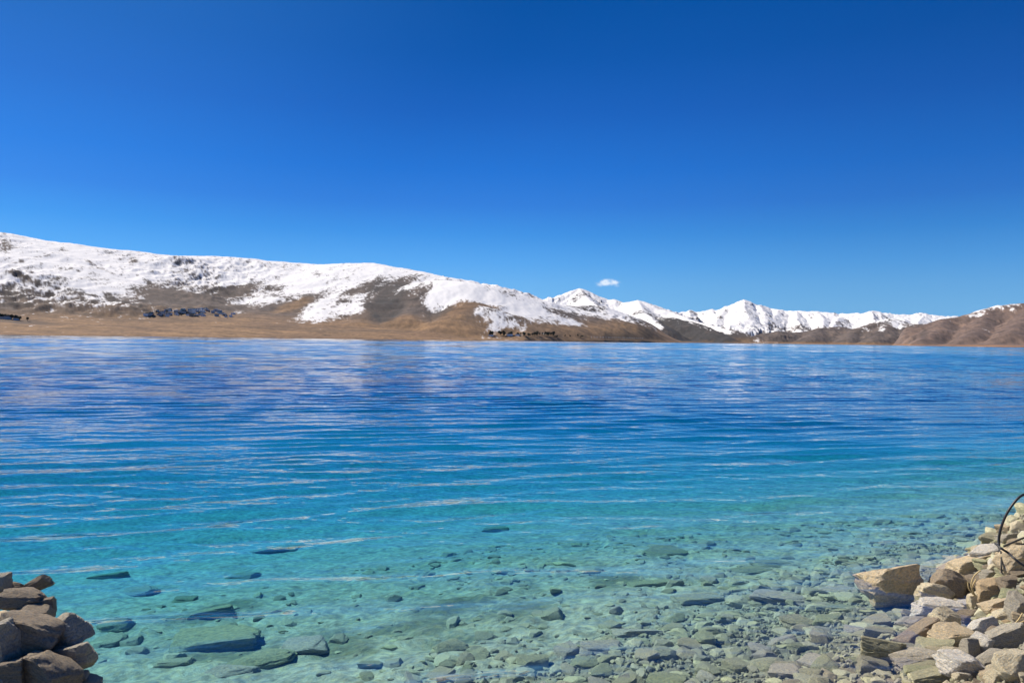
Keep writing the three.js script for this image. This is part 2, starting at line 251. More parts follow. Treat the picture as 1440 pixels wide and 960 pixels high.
// ------------------------------------------------------------------ the shore at the camera's feet: lakebed and bank in one sheet
const P0 = [2.95, -5.9], NRM = [-0.6, -0.8];
const into = (x, z) => (x - P0[0]) * NRM[0] + (z - P0[1]) * NRM[1];       // metres out into the lake from the water's edge
const DEEP = [[-8, 2.2], [-4, 1.35], [-2, .85], [-1, .40], [-.3, .02], [0, -.1], [.6, -.23], [1.5, -.42], [3, -.66], [5, -.95], [8, -1.4], [11, -1.8], [15, -2.25], [22, -2.6], [40, -2.7]];
function bed(x, z) {
  const s = into(x, z) + 0.5 * fbm(x / 3.1, z / 3.1, 3) - 1.0 * Math.max(0, x - 4.2) * smooth(-10.6, -8.9, z), h = pw(DEEP, s);
  const heap = 0.4 * Math.exp(-Math.pow(((x + 3.55) / 0.8) ** 2 + ((z + 4.75) / 0.95) ** 2, 2));        // the mound under the second rock heap
  const rough = s > 14 ? 0.1 : 0.07;
  return h + heap * 1.35 + rough * fbm(x / 0.9, z / 0.9, 4) + (s < 9 ? 0.06 * fbm(x / 0.3, z / 0.3, 3) : 0);
}
const SILT = [.56, .55, .50], SILT2 = [.56, .56, .45], STONY = [.42, .42, .31], COBBLE = [.24, .235, .165], ALGAE = [.10, .115, .06], GRAVEL = [.2, .18, .14];
const algae = [[590, 885, 70, 16, 6], [650, 900, 60, 12, 10], [480, 905, 60, 14, 4], [640, 850, 50, 8, 8], [730, 860, 60, 10, 6], [870, 815, 30, 8, 0], [300, 860, 60, 8, 8], [330, 925, 80, 12, 6]].map(([px, py, rx, ry, t]) => {
  const o = march(px, py, bed, 3, 40, .02), a = march(px + rx, py - rx * Math.tan(t * Math.PI / 180), bed, 3, 40, .02), b = march(px, py - ry, bed, 3, 40, .02);
  const A = [a[0] - o[0], a[2] - o[2]], B = [b[0] - o[0], b[2] - o[2]]; return { o, A, B, det: A[0] * B[1] - A[1] * B[0] };
});
function bedColor(x, y, z) {
  let w = 0;
  for (const p of algae) { const dx = x - p.o[0], dz = z - p.o[2], u = (dx * p.B[1] - dz * p.B[0]) / p.det, v = (p.A[0] * dz - p.A[1] * dx) / p.det; w = Math.max(w, 1 - (u * u + v * v) * 0.5); }
  const a = fbm(x / 1.7, z / 1.7, 5, .6), b = fbm(x / 0.16, z / 0.16, 4, .65), s = into(x, z);
  let c = mix3(SILT, SILT2, smooth(-0.2, 0.4, a + 1.0 * b));
  c = mix3(c, STONY, smooth(15, 6, s + 4.5 * a + 1.6 * b));
  c = mix3(c, COBBLE, smooth(3.6, 1.8, s + a + .6 * b));
  c = mix3(c, GRAVEL, smooth(1.6, 0.2, s + a));
  c = mix3(c, ALGAE, clamp(smooth(0.15, 0.9, w + 0.8 * a + 1.5 * b)) * 0.7 + 0.35 * smooth(0.25, 0.6, a * 0.7 + b * 0.6) * smooth(12, 6, s));
  const t = (1 + 0.9 * b + .35 * fbm(x / .5 + 8, z / .5, 3)) * 1.3; return [c[0] * t, c[1] * t, c[2] * t];
}
{
  const near = gridGeometry(420, 420, (u, v) => { const z = 1 - 35 * Math.pow(v, 1.5), hw = 6.5 + 21 * Math.pow(v, 1.4), x = mix(-hw, hw, u); return [x, bed(x, z), z]; }, bedColor);
  { const q = near.attributes.position, uv = new Float32Array(q.count * 2); for (let i = 0; i < q.count; i++) { uv[i * 2] = q.getX(i); uv[i * 2 + 1] = q.getZ(i) + .2 * q.getX(i); } near.setAttribute('uv', new THREE.BufferAttribute(uv, 2)); }
  const [bedGrain, bedHeight] = grainTexture(512, 9); bedGrain.repeat.set(.9, .9); bedHeight.repeat.set(.9, .9);
  const m = mesh('lake_bed', near, std({ vertexColors: true, roughness: 1, map: bedGrain, bumpMap: bedHeight, bumpScale: .03 }));
  tag(m, 'pale silty lake bed rising to a stony bank', 'lake bed', undefined, 'structure');
  // the deep floor of the lake, out to the far shores
  const deep = gridGeometry(160, 120, (u, v) => { const r = 27 * Math.pow(16000 / 27, v), a = mix(-1.25, 1.25, u), x = Math.sin(a) * r, z = -Math.cos(a) * r; const sunk = r < 36 ? -0.15 : 0; return [x, Math.min(bed(x, z), -1.2) + sunk , z]; }, (x, y, z) => { const a = r => fbm(x / r, z / r, 3); const t = 0.56 + 0.10 * a(5) + 0.08 * a(40); return [t, t, t * .92]; });
  tag(mesh('deep_lake_floor', deep, std({ vertexColors: true, roughness: 1 })), 'pale silt floor of the deep lake', 'lake bed', undefined, 'structure');
}

// ------------------------------------------------------------------ the lake
function waveTexture(size, tile, waves, seed, normalStrength) {
  const r = rng(seed), comps = [];
  for (let i = 0; i < waves.n; i++) {
    const lam = waves.min * Math.pow(waves.max / waves.min, r()), ang = waves.dir + (r() + r() + r() - 1.5) * waves.spread;
    const kx = Math.round(Math.sin(ang) * tile / lam), ky = Math.round(Math.cos(ang) * tile / lam);
    if (!kx && !ky) continue;
    const k = Math.hypot(kx, ky) * 2 * Math.PI / tile;
    comps.push([kx, ky, r() * 6.283, waves.slope / k / Math.sqrt(waves.n / 2) * (0.6 + 0.8 * r())]);
  }
  // sum of sines through separable tables
  const hgt = new Float32Array(size * size), cx = new Float32Array(size), sx = new Float32Array(size);
  for (const [kx, ky, ph, amp] of comps) {
    for (let i = 0; i < size; i++) { cx[i] = Math.cos(6.2831853 * kx * i / size + ph); sx[i] = Math.sin(6.2831853 * kx * i / size + ph); }
    for (let j = 0; j < size; j++) { const a = amp * Math.cos(6.2831853 * ky * j / size), b = amp * Math.sin(6.2831853 * ky * j / size), o = j * size; for (let i = 0; i < size; i++) hgt[o + i] += sx[i] * a + cx[i] * b; }
  }
  return hgt;
}
function heightMapOf(hgt, size) {
  let lo = 1e9, hi = -1e9; for (const v of hgt) { if (v < lo) lo = v; if (v > hi) hi = v; }
  const d = new Uint8Array(size * size * 4); for (let i = 0; i < hgt.length; i++) { const v = (hgt[i] - lo) / (hi - lo) * 255; d[i * 4] = d[i * 4 + 1] = d[i * 4 + 2] = v; d[i * 4 + 3] = 255; }
  const t = new THREE.DataTexture(d, size, size); t.wrapS = t.wrapT = THREE.RepeatWrapping; t.magFilter = t.minFilter = THREE.LinearFilter; t.needsUpdate = true; return [t, hi - lo];
}
const lake = group('lake');
tag(lake, 'clear turquoise lake with long wind ripples', 'lake', undefined, 'structure');
{
  const TB = 9.7;
  const hb = waveTexture(1024, TB, { n: 70, min: .09, max: .5, dir: .12, spread: 1.0, slope: .028 }, 23);
  const [bm, range] = heightMapOf(hb, 1024); bm.repeat.set(1 / TB, 1 / TB); bm.rotation = 0.3;
  const clear = { color: 0xffffff, transmission: 1, thickness: 0, ior: 1.333, roughness: 0.03, bumpMap: bm, bumpScale: range, side: THREE.DoubleSide };
  // wind ripples as real waves out to 90 m, crests running away to the side
  const r = rng(5), comps = [];
  for (let i = 0; i < 36; i++) { const lam = .5 * Math.pow(2.4 / .5, r()), a = -.22 + (r() + r() + r() - 1.5) * .42, k = 6.2832 / lam; comps.push([Math.sin(a) * k, -Math.cos(a) * k, r() * 6.2832, .085 / k / Math.sqrt(18) * (0.5 + r()) * (lam > 1.5 ? .7 : 1)]); }
  const wave = (x, z) => { const gust = clamp(0.8 + 0.7 * fbm(x / 14, z / 9, 2) + 1.1 * fbm(x / 2.6 + 7, z / 1.7, 2), .15, 1.8); let h = 0; for (const [kx, kz, p, a] of comps) { const f = kx * x + kz * z + p; h += a * (Math.sin(f) - .32 * Math.sin(2 * f)); } return h * gust; };
  const split = 90, reach = [];
  for (let d = 0.3; d < split; d += 0.05 + 0.002 * d) reach.push(d); reach.push(split);
  const sheet = (radii, cols, height) => {
    const g = new THREE.BufferGeometry(), pos = [], uv = [], idx = [];
    for (const d of radii) for (let i = 0; i <= cols; i++) { const a = mix(-1.1, 1.1, i / cols), x = Math.sin(a) * d, z = -Math.cos(a) * d; pos.push(x, height ? height(x, z, d) : 0, z); uv.push(x, -z); }
    for (let j = 0; j < radii.length - 1; j++) for (let i = 0; i < cols; i++) { const a = j * (cols + 1) + i, b = a + 1, c = a + cols + 1, d = c + 1; idx.push(a, b, c, b, d, c); }
    g.setAttribute('position', new THREE.Float32BufferAttribute(pos, 3)); g.setAttribute('uv', new THREE.Float32BufferAttribute(uv, 2)); g.setIndex(idx); g.computeVertexNormals(); return g;
  };
  
  // farther out the wind has longer, steeper water to show
  const sea = [[1.6, 4.5, .095], [4, 11, .068], [10, 28, .045]].map(([a, b, slope]) => { const list = []; for (let i = 0; i < 22; i++) { const lam = a * Math.pow(b / a, r()), t = -.15 + (r() + r() + r() - 1.5) * .4, k = 6.2832 / lam; list.push([Math.sin(t) * k, -Math.cos(t) * k, r() * 6.2832, slope / k / Math.sqrt(11) * (.6 + .8 * r())]); } return list; });
  const swell = (x, z, d) => {
    const wgt = [smooth(split - 25, split + 10, d) * smooth(300, 240, d), smooth(240, 300, d) * smooth(900, 700, d), smooth(700, 900, d) * smooth(3000, 2600, d)], calm = 0.7 + .6 * smooth(-.35, .35, fbm(x / 260 + z / 900, z / 700, 3));
    let h = 0; wgt.forEach((w, i) => { if (w > 0) for (const [kx, kz, p, a] of sea[i]) { const f = kx * x + kz * z + p; h += w * a * (Math.sin(f) - .32 * Math.sin(2 * f)); } });
    h *= calm;
    return h + (d < split + 20 ? wave(x, z) * smooth(split + 20, split - 20, d) * smooth(-0.4, 1.6, into(x, z)) : 0);
  };
  mesh('water_surface', sheet(reach, 340, swell), new THREE.MeshPhysicalMaterial(clear), lake).castShadow = false;
  const out = []; for (let d = split; d < 3000; d += d < 260 ? .5 : d < 800 ? 1.4 : 3.6) out.push(d);
  for (const d of [3000, 4000, 6000, 9000, 14700]) out.push(d);
  mesh('open_water', sheet(out, 130, swell), new THREE.MeshPhysicalMaterial({ ...clear, bumpMap: null, roughness: .06 }), lake).castShadow = false;
  // the water itself: red light is taken up within a few metres, blue carries far
  const body = new THREE.MeshPhysicalMaterial({ color: 0xffffff, transmission: 1, thickness: 4, ior: 1, roughness: 0, transparent: true, opacity: 0, attenuationColor: new THREE.Color(.785, .939, .970), attenuationDistance: 1 });
  const bg = new THREE.BoxGeometry(30000, 11.98, 15000); bg.translate(0, -6.055, -7500 + 3);
  mesh('water_body', bg, body, lake).castShadow = false;
}

// ------------------------------------------------------------------ rocks: angular slabs split from bedded stone
function grainTexture(size, seed) {
  const col = new Uint8Array(size * size * 4), hgt = new Uint8Array(size * size * 4), tau = 6.28318530718;
  for (let j = 0; j < size; j++) for (let i = 0; i < size; i++) {
    const u = i / size, v = j / size, cu = Math.cos(u * tau), su = Math.sin(u * tau), cv = Math.cos(v * tau), sv = Math.sin(v * tau);
    const f = (k, o) => n3(cu * k + o + seed, su * k + cv * k * .7, sv * k + o * 2), g = (k, o) => n3((cu + sv * .3) * k + o, su * k, cv * k + seed);
    const bands = Math.sin((v * 9 + 0.5 * f(1.6, 3)) * tau) * 0.5 + 0.5, fine = f(14, 5) * .5 + f(31, 9) * .35 + g(60, 1) * .3, patch = f(2.2, 1) + .5 * f(5, 2), vein = Math.pow(1 - Math.min(1, Math.abs(f(2.6, 12) + .3 * f(7, 4)) * 9), 2);
    const L = clamp(0.84 + 0.16 * patch + 0.27 * fine + 0.04 * bands + 0.12 * vein, .3, 1), warm = 0.06 * f(3, 20) + 0.04 * patch, o = (j * size + i) * 4;
    col[o] = 255 * clamp(L * (1 + warm)); col[o + 1] = 255 * clamp(L); col[o + 2] = 255 * clamp(L * (1 - 1.6 * warm)); col[o + 3] = 255;
    hgt[o] = hgt[o + 1] = hgt[o + 2] = 255 * clamp(0.5 + 0.35 * fine + 0.12 * patch + .12 * bands); hgt[o + 3] = 255;
  }
  const make = (d, srgb) => { const t = new THREE.DataTexture(d, size, size); t.wrapS = t.wrapT = THREE.RepeatWrapping; t.magFilter = t.minFilter = THREE.LinearFilter; if (srgb) t.colorSpace = THREE.SRGBColorSpace; t.needsUpdate = true; return t; };
  return [make(col, true), make(hgt, false)];
}
const [grain, grainHeight] = grainTexture(512, 4);
grain.repeat.set(1.6, 1.6); grainHeight.repeat.set(1.6, 1.6);
const stone = (r, g, b, rough = 0.88) => std({ color: new THREE.Color().setRGB(r, g, b), map: grain, bumpMap: grainHeight, bumpScale: 0.012, roughness: rough });
const TONE = { cream: stone(.82, .72, .50), tan: stone(.70, .57, .37), ochre: stone(.62, .47, .28), grey: stone(.56, .51, .40), brown: stone(.38, .31, .22), pale: stone(.84, .79, .68), green: stone(.44, .42, .27), olive: stone(.50, .48, .30), moss: stone(.40, .41, .24), sand: stone(.58, .51, .33) };

function rockGeometry(seed, detail, round = 0) {       // unit rock: a faceted block, chipped along its edges
  const r = rng(seed), planes = [], n = new THREE.Vector3();
  const addPlane = (x, y, z, d) => { n.set(x, y, z).normalize(); planes.push([n.x, n.y, n.z, d]); };
  const j = () => (r() - .5) * (0.5 + round * .4);
  for (const [x, y, z] of [[1, 0, 0], [-1, 0, 0], [0, 1, 0], [0, -1, 0], [0, 0, 1], [0, 0, -1]]) addPlane(x + j(), y + j(), z + j(), .82 + .18 * r());
  const cuts = 7 + Math.floor(r() * 6) + round * 9;
  for (let i = 0; i < cuts; i++) { const x = r() * 2 - 1, y = r() * 2 - 1, z = r() * 2 - 1; if (Math.abs(x) + Math.abs(y) + Math.abs(z) < .5) continue; addPlane(x, y, z, .80 + .36 * r() - round * .03); }
  const base = mergeVertices(new THREE.IcosahedronGeometry(1, detail).deleteAttribute('normal').deleteAttribute('uv')), p = base.attributes.position, ox = r() * 50, oy = r() * 50;
  for (let i = 0; i < p.count; i++) {
    n.fromBufferAttribute(p, i).normalize();
    let R = 1e9, R2 = 1e9;
    for (const [x, y, z, d] of planes) { const c = n.x * x + n.y * y + n.z * z; if (c > 0.05) { const q = d / c; if (q < R) { R2 = R; R = q; } else if (q < R2) R2 = q; } }
    const e = clamp(1 - (R2 - R) / .09); R -= 0.022 * e * e * (1 + n3(n.x * 6 + ox, n.y * 6, n.z * 6));
    const bedding = n3(ox + n.x * R * .9, oy + n.y * R * 5.5, n.z * R * .9);
    R *= 1 + 0.045 * n3(n.x * 2.2 + ox, n.y * 2.2 + oy, n.z * 2.2) + 0.025 * n3(n.x * 7 + oy, n.y * 7, n.z * 7 + ox) + 0.028 * bedding - 0.05 * smooth(.1, .22, n3(ox + n.x * R * .7, oy + n.y * R * 4.2 + 9, n.z * R * .7)) * (1 - round * .7);
    p.setXYZ(i, n.x * R * .5, n.y * R * .5, n.z * R * .5);
  }
  const g = toCreasedNormals(base, .32), q = g.attributes.position.array, uv = new Float32Array(q.length / 3 * 2);
  for (let t = 0; t < q.length; t += 9) {                // box mapping, so that the grain keeps its size
    const ax = q[t + 3] - q[t], ay = q[t + 4] - q[t + 1], az = q[t + 5] - q[t + 2], bx = q[t + 6] - q[t], by = q[t + 7] - q[t + 1], bz = q[t + 8] - q[t + 2];
    const nx = Math.abs(ay * bz - az * by), ny = Math.abs(az * bx - ax * bz), nz = Math.abs(ax * by - ay * bx);
    for (let k = 0; k < 3; k++) { const o = t + k * 3, u = (t / 3 + k) * 2; if (ny >= nx && ny >= nz) { uv[u] = q[o]; uv[u + 1] = q[o + 2]; } else if (nx > nz) { uv[u] = q[o + 2]; uv[u + 1] = q[o + 1]; } else { uv[u] = q[o]; uv[u + 1] = q[o + 1]; } uv[u] += seed * .37; uv[u + 1] += seed * .61; }
  }
  g.setAttribute('uv', new THREE.BufferAttribute(uv, 2));
  return g;
}
const BLOCK = [...Array(14).keys()].map(i => rockGeometry(100 + i, 13)), ROUND = [...Array(4).keys()].map(i => rockGeometry(300 + i, 13, 1));
const SMALL = [...Array(10).keys()].map(i => rockGeometry(500 + i, 5, i % 3 === 0 ? 1 : 0)), PEBBLE = [...Array(4).keys()].map(i => rockGeometry(700 + i, 3, i & 1));

const rr = rng(99);
function rock(name, geo, mat, at, size, turn, label, category, grp) {
  const m = mesh(name, geo, mat);
  m.position.set(...at); m.scale.set(...size); m.rotation.order = 'ZYX'; m.rotation.set(...turn);
  tag(m, label, category, grp);
  return m;
}
// a rock the photograph shows: px, py its middle, w x h its size there in pixels, tilt in degrees, tone, shape number
function seenRock(ground, [px, py, w, h, tilt, tone, shape, label], name, category, grp, lift = 0.36) {
  const hit = march(px, py, (x, z) => ground(x, z) + lift * h * -z / F, 3, 20, .01), d = -hit[2], s = d / F;
  const t = (px - W / 2) / F, at = [t * d, EYE + (horizon(px) - py) / F * d, -d];
  const geo = shape < 0 ? ROUND[-shape - 1] : shape >= 100 ? SMALL[shape - 100] : BLOCK[shape];
  return rock(name, geo, TONE[tone], at, [w * s * 1.12, h * s * 1.02, (0.35 * h + 0.55 * w) * s], [(rr() - .5) * .3, (rr() - .5) * .5, tilt * Math.PI / 180], label, category, grp);
}
const C6 = ([x, y, w, h, ...rest]) => [1140 + x / 3.43, 680 + y / 3.43, w / 3.43, h / 3.43, ...rest];
const bankRocks = [
  [400, 458, 250, 118, 12, 'tan', 3, 'low tan boulder standing alone in the shallows with its top dry'],
  [690, 492, 175, 140, -18, 'brown', -1, 'rounded brown boulder at the water edge of the rubble bank'],
  [605, 522, 165, 85, -20, 'cream', 1, 'flat cream slab leaning under the rounded brown boulder'],
  [640, 595, 190, 84, -4, 'pale', 2, 'pale wedge slab jutting from the bank towards the lone boulder'],
  [662, 668, 130, 130, -34, 'cream', 4, 'upright cream block with one bright face and sharp top corner'],
  [700, 748, 180, 115, 4, 'tan', 5, 'squat tan block under the upright cream block'],
  [535, 732, 200, 80, 24, 'brown', 6, 'dark-edged split slab tipped up from the water'],
  [365, 812, 175, 120, -14, 'green', 7, 'wide greenish slab lying awash in the shallows'],
  [512, 852, 190, 90, 6, 'grey', 8, 'grey slab with a cracked edge beside the awash greenish slab'],
  [575, 896, 130, 64, 8, 'green', 9, 'small greenish slab under the cracked grey slab'],
  [745, 885, 250, 140, -22, 'pale', 10, 'largest pale slab with a white sunlit top'],
  [858, 700, 140, 110, 8, 'pale', -2, 'rounded pale stone above the upright narrow stone'],
  [868, 785, 95, 110, 50, 'pale', 11, 'pale knobbly stone beside the upright narrow stone'],
  [790, 800, 72, 120, 8, 'grey', 12, 'upright narrow grey stone behind the largest pale slab'],
  [700, 812, 100, 50, 0, 'cream', 13, 'small cream stone wedged behind the largest pale slab'],
  [876, 532, 92, 145, 4, 'ochre', 0, 'upright ochre block standing in the middle of the rubble'],
  [925, 598, 140, 84, 26, 'tan', 3, 'long tan block leaning up beside the upright ochre block'],
  [948, 648, 120, 84, 14, 'cream', 1, 'cream block under the long tan block'],
  [1012, 604, 90, 140, 4, 'grey', 5, 'tall square grey block near the straw'],
  [972, 752, 150, 130, 18, 'grey', 7, 'broad grey slab with a clean split face'],
  [1005, 880, 170, 170, 12, 'cream', -3, 'big rounded cream boulder at the foot of the bank'],
  [905, 845, 130, 70, 20, 'grey', 2, 'tilted grey wedge between the cream boulder and pale slab'],
  [872, 334, 165, 70, 10, 'pale', 4, 'pale triangular slab below the cable loop'],
  [800, 396, 190, 95, 14, 'tan', 6, 'broad tan slab on the crest of the bank'],
  [992, 392, 130, 145, 24, 'tan', 8, 'large tan boulder under the crossing cables'],
  [975, 482, 105, 72, 0, 'brown', 9, 'brown stone under the large tan boulder'],
  [872, 450, 86, 66, -20, 'grey', 10, 'pinkish grey stone above the upright ochre block'],
  [812, 482, 80, 68, 8, 'brown', 11, 'brown stone in the gap behind the rounded brown boulder'],
  [822, 566, 80, 96, 30, 'cream', 12, 'cream shard leaning on the upright ochre block'],
  [792, 632, 130, 48, 2, 'brown', 13, 'thin brown slab below the cream shard'],
  [768, 590, 80, 56, 8, 'pale', 0, 'small pale stone behind the pale wedge slab'],
  [1014, 212, 64, 66, 0, 'cream', -4, 'round cream stone on top of the bank beside the cable'],
  [968, 268, 90, 56, 10, 'grey', 3, 'grey stone among the cables'],
  [1010, 300, 80, 60, -10, 'tan', 4, 'tan stone under the cables'],
  [822, 336, 54, 60, 20, 'cream', 5, 'small cream stone at the back edge of the bank'],
  [690, 408, 100, 56, 24, 'tan', 6, 'small tan slab at the far water edge'],
  [640, 940, 210, 84, 10, 'green', 7, 'greenish slab half under the largest pale slab'],
  [325, 888, 150, 92, -16, 'green', 9, 'greenish stone under water beside the awash slab'],
  [930, 940, 110, 90, 0, 'cream', 12, 'cream stone beside the big rounded cream boulder'],
  [905, 410, 70, 50, 10, 'cream', 1, 'small cream stone over the pinkish grey stone'],
  [740, 452, 90, 60, 20, 'tan', 2, 'tan stone behind the rounded brown boulder'],
  [760, 740, 70, 50, 0, 'pale', 8, 'small pale stone next to the squat tan block'],
  [530, 668, 110, 44, 4, 'grey', 10, 'thin grey slab at the water line under the pale wedge'],
  [570, 590, 90, 70, -12, 'green', 11, 'wet greenish stone under the pale wedge slab'],
];
for (const b of bankRocks) {      // those at the water's edge stand on the bed and rise through the surface
  const o = seenRock((x, z) => Math.max(bed(x, z), /awash|under water/.test(b[7]) ? -.16 : -.105), C6(b), 'bank_rock', 'rock', 'rocks of the rubble bank by the cable');
  const gap = o.position.y - .36 * o.scale.y - bed(o.position.x, o.position.z);
  if (gap > 0) { o.scale.y += gap * .7; o.position.y -= gap * .35; }
}
// smaller rubble that fills the bank
const bankNames = scene.children.filter(o => o.name.startsWith('bank_rock')).map(o => [o.position.x, o.position.z, o.userData.label.split(' ').slice(0, 6).join(' ').replace(/ (with|in|at|from|of|the|a|one|to|and|beside|behind|under|below|above|on|its)( .*)?$/, '').replace(/ (jutting|lying|leaning|standing|tipped|wedged|half|over|next|near|among|between)( .*)?$/, '')]);
const nearby = (x, z) => { let best = 1e9, n = ''; for (const [a, b, l] of bankNames) { const d = Math.hypot(a - x, b - z); if (d < best) { best = d; n = l; } } return n; };
{
  const tones = ['cream', 'tan', 'grey', 'pale', 'brown', 'ochre'];
  let made = 0;
  for (let k = 0; made < 100 && k < 4000; k++) {
    const px = 1250 + rr() * 215, py = 735 + rr() * 245, hit = march(px, py, bed, 3, 14, .01);
    if (!hit || hit[1] < rr() * .08) continue;
    const s = 0.05 + 0.10 * rr() * rr(), tone = tones[Math.floor(rr() * 6)];
    rock('rubble_stone', SMALL[Math.floor(rr() * 10)], TONE[tone], [hit[0], bed(hit[0], hit[2]) + s * .28, hit[2]], [s * (1.1 + rr() * .7), s * (.55 + rr() * .5), s * (.8 + rr() * .5)], [(rr() - .5) * .9, rr() * 6.3, (rr() - .5) * .9],
      `${s > .1 ? 'fist-sized' : s > .07 ? 'small' : 'tiny'} ${tone === 'pale' ? 'whitish' : tone} stone beside the ${nearby(hit[0], hit[2])}`, 'stone', 'small stones of the rubble bank');
    made++;
  }
}
// the second heap, seen from its shaded side
{
  const C5 = ([x, y, w, h, ...rest]) => [x / 4.8, 760 + y / 4.8, w / 4.8, h / 4.8, ...rest];
  const heap = [
    [20, 290, 130, 150, 0, 'grey', 9, 5.25, 'rounded grey rock at the top of the shaded heap'],
    [262, 305, 165, 90, 24, 'brown', 1, 5.3, 'slim tan rock pointing up out of the shaded heap'],
    [165, 402, 260, 150, -8, 'brown', 2, 5.05, 'broad brown rock under the slim tan rock'],
    [240, 520, 250, 160, -6, 'brown', 5, 4.95, 'square brown rock in the middle of the shaded heap'],
    [480, 612, 265, 215, 24, 'grey', 4, 4.85, 'dark pointed block with white sunlit top edge over the water'],
    [190, 645, 380, 300, -24, 'brown', 0, 4.7, 'big mottled brown rock with a speckled sunlit top'],
    [545, 795, 260, 190, 8, 'grey', 7, 4.7, 'dark square block overhanging the water under the pointed block'],
    [40, 720, 260, 340, 10, 'grey', 8, 4.6, 'big dark rock against the mottled brown rock'],
    [340, 885, 360, 220, -20, 'brown', 10, 4.5, 'wide brown rock at the foot of the shaded heap'],
    [70, 910, 200, 170, 0, 'brown', 6, 4.4, 'rough brown rock at the base beside the wide brown rock'],
    [645, 960, 130, 70, -20, 'grey', 11, 4.6, 'dark flat stone at the water under the square block'],
    [-10, 385, 70, 80, 0, 'brown', 12, 5.15, 'small tan stone under the rounded grey rock'],
    [115, 315, 110, 70, 0, 'brown', 13, 5.3, 'small brown stone between the rounded grey and slim tan rocks'],
    [575, 930, 80, 100, 0, 'grey', 0, 4.6, 'small dark stone wedged under the square block'],
    [430, 760, 160, 110, 10, 'grey', 3, 4.75, 'dark stone in the gap below the pointed block'],
    [330, 440, 110, 100, 0, 'brown', 6, 5.05, 'brown stone behind the square brown rock'],
  ];
  const heapAt = [];
  for (const b of heap) {
    const [px, py, w, h, tilt, tone, shape] = C5(b), d = b[7], s = d / F, t = (px - W / 2) / F;
    heapAt.push([t * d, EYE + (horizon(px) - py) / F * d, -d]);
    rock('heap_rock', shape < 0 ? ROUND[-shape - 1] : BLOCK[shape], TONE[tone], [t * d, EYE + (horizon(px) - py) / F * d, -d], [w * s * 1.1, h * s * 1.02, (.4 * h + .5 * w) * s], [(rr() - .5) * .3, (rr() - .5) * .6, tilt * Math.PI / 180], b[8], 'rock', 'rocks of the shaded heap');
  }
  // the rocks they rest on, down to the lake bed
  const tones = ['grey', 'brown', 'tan'];
  for (let k = 0, n = 0; k < 3000 && n < 70; k++) {
    const [hx, hy, hz] = heapAt[Math.floor(rr() * heapAt.length)], s = .24 + .2 * rr(), x = hx - .12 - .3 * rr(), z = hz + (rr() - .45) * .5, floor = bed(x, z), y = floor + .1 + (hy - .22 - floor) * rr();
    const d = -z, px = W / 2 + F * (x + s * .6) / d, py = horizon(px) + F * (EYE - y - s * .35) / d;
    if (y > hy - .16 || (py < 965 && px > (py < 850 ? 18 : py < 905 ? 62 : 92))) continue;
    const tone = tones[Math.floor(rr() * 3)];
    rock('heap_rock', BLOCK[Math.floor(rr() * 14)], TONE[tone], [x, y, z], [s * 1.25, s * .8, s], [(rr() - .5) * .5, rr() * 6.3, (rr() - .5) * .5], `${tone} rock packed inside the shaded heap beneath its top rocks`, 'rock', 'rocks packed inside the shaded heap');
    n++;
  }
}

// ------------------------------------------------------------------ stones on the lake bed
const LANDMARK = [];
scene.children.forEach(o => { if (/^(bank|heap)_rock/.test(o.name) && /^(low tan boulder|rounded brown boulder|wide greenish slab|grey slab with|dark-edged split|dark square block|dark pointed block|pale wedge)/.test(o.userData.label)) LANDMARK.push([o.position.x, o.position.z, { low: 'lone tan boulder', rou: 'rounded brown boulder', wid: 'awash greenish slab', gre: 'cracked grey slab', 'dark-': 'split slab' }[o.userData.label.startsWith('dark-') ? 'dark-' : o.userData.label.slice(0, 3)] ?? (o.userData.label.startsWith('pale') ? 'pale wedge slab' : o.userData.label.startsWith('dark square') ? 'dark square block' : 'dark pointed block')]); });
function whereabouts(x, z) {
  let best = 1e9, name = ''; for (const [a, b, n] of LANDMARK) { const d = Math.hypot(a - x, b - z); if (d < best) { best = d; name = n; } }
  const y = -bed(x, z), depth = y < .12 ? 'just awash' : y < .3 ? 'ankle-deep' : y < .6 ? 'knee-deep' : 'in deeper water';
  return `${depth} ${best < .6 ? 'against' : best < 1.3 ? 'close to' : best < 2.5 ? 'some way from' : 'far out from'} the ${name}`;
}
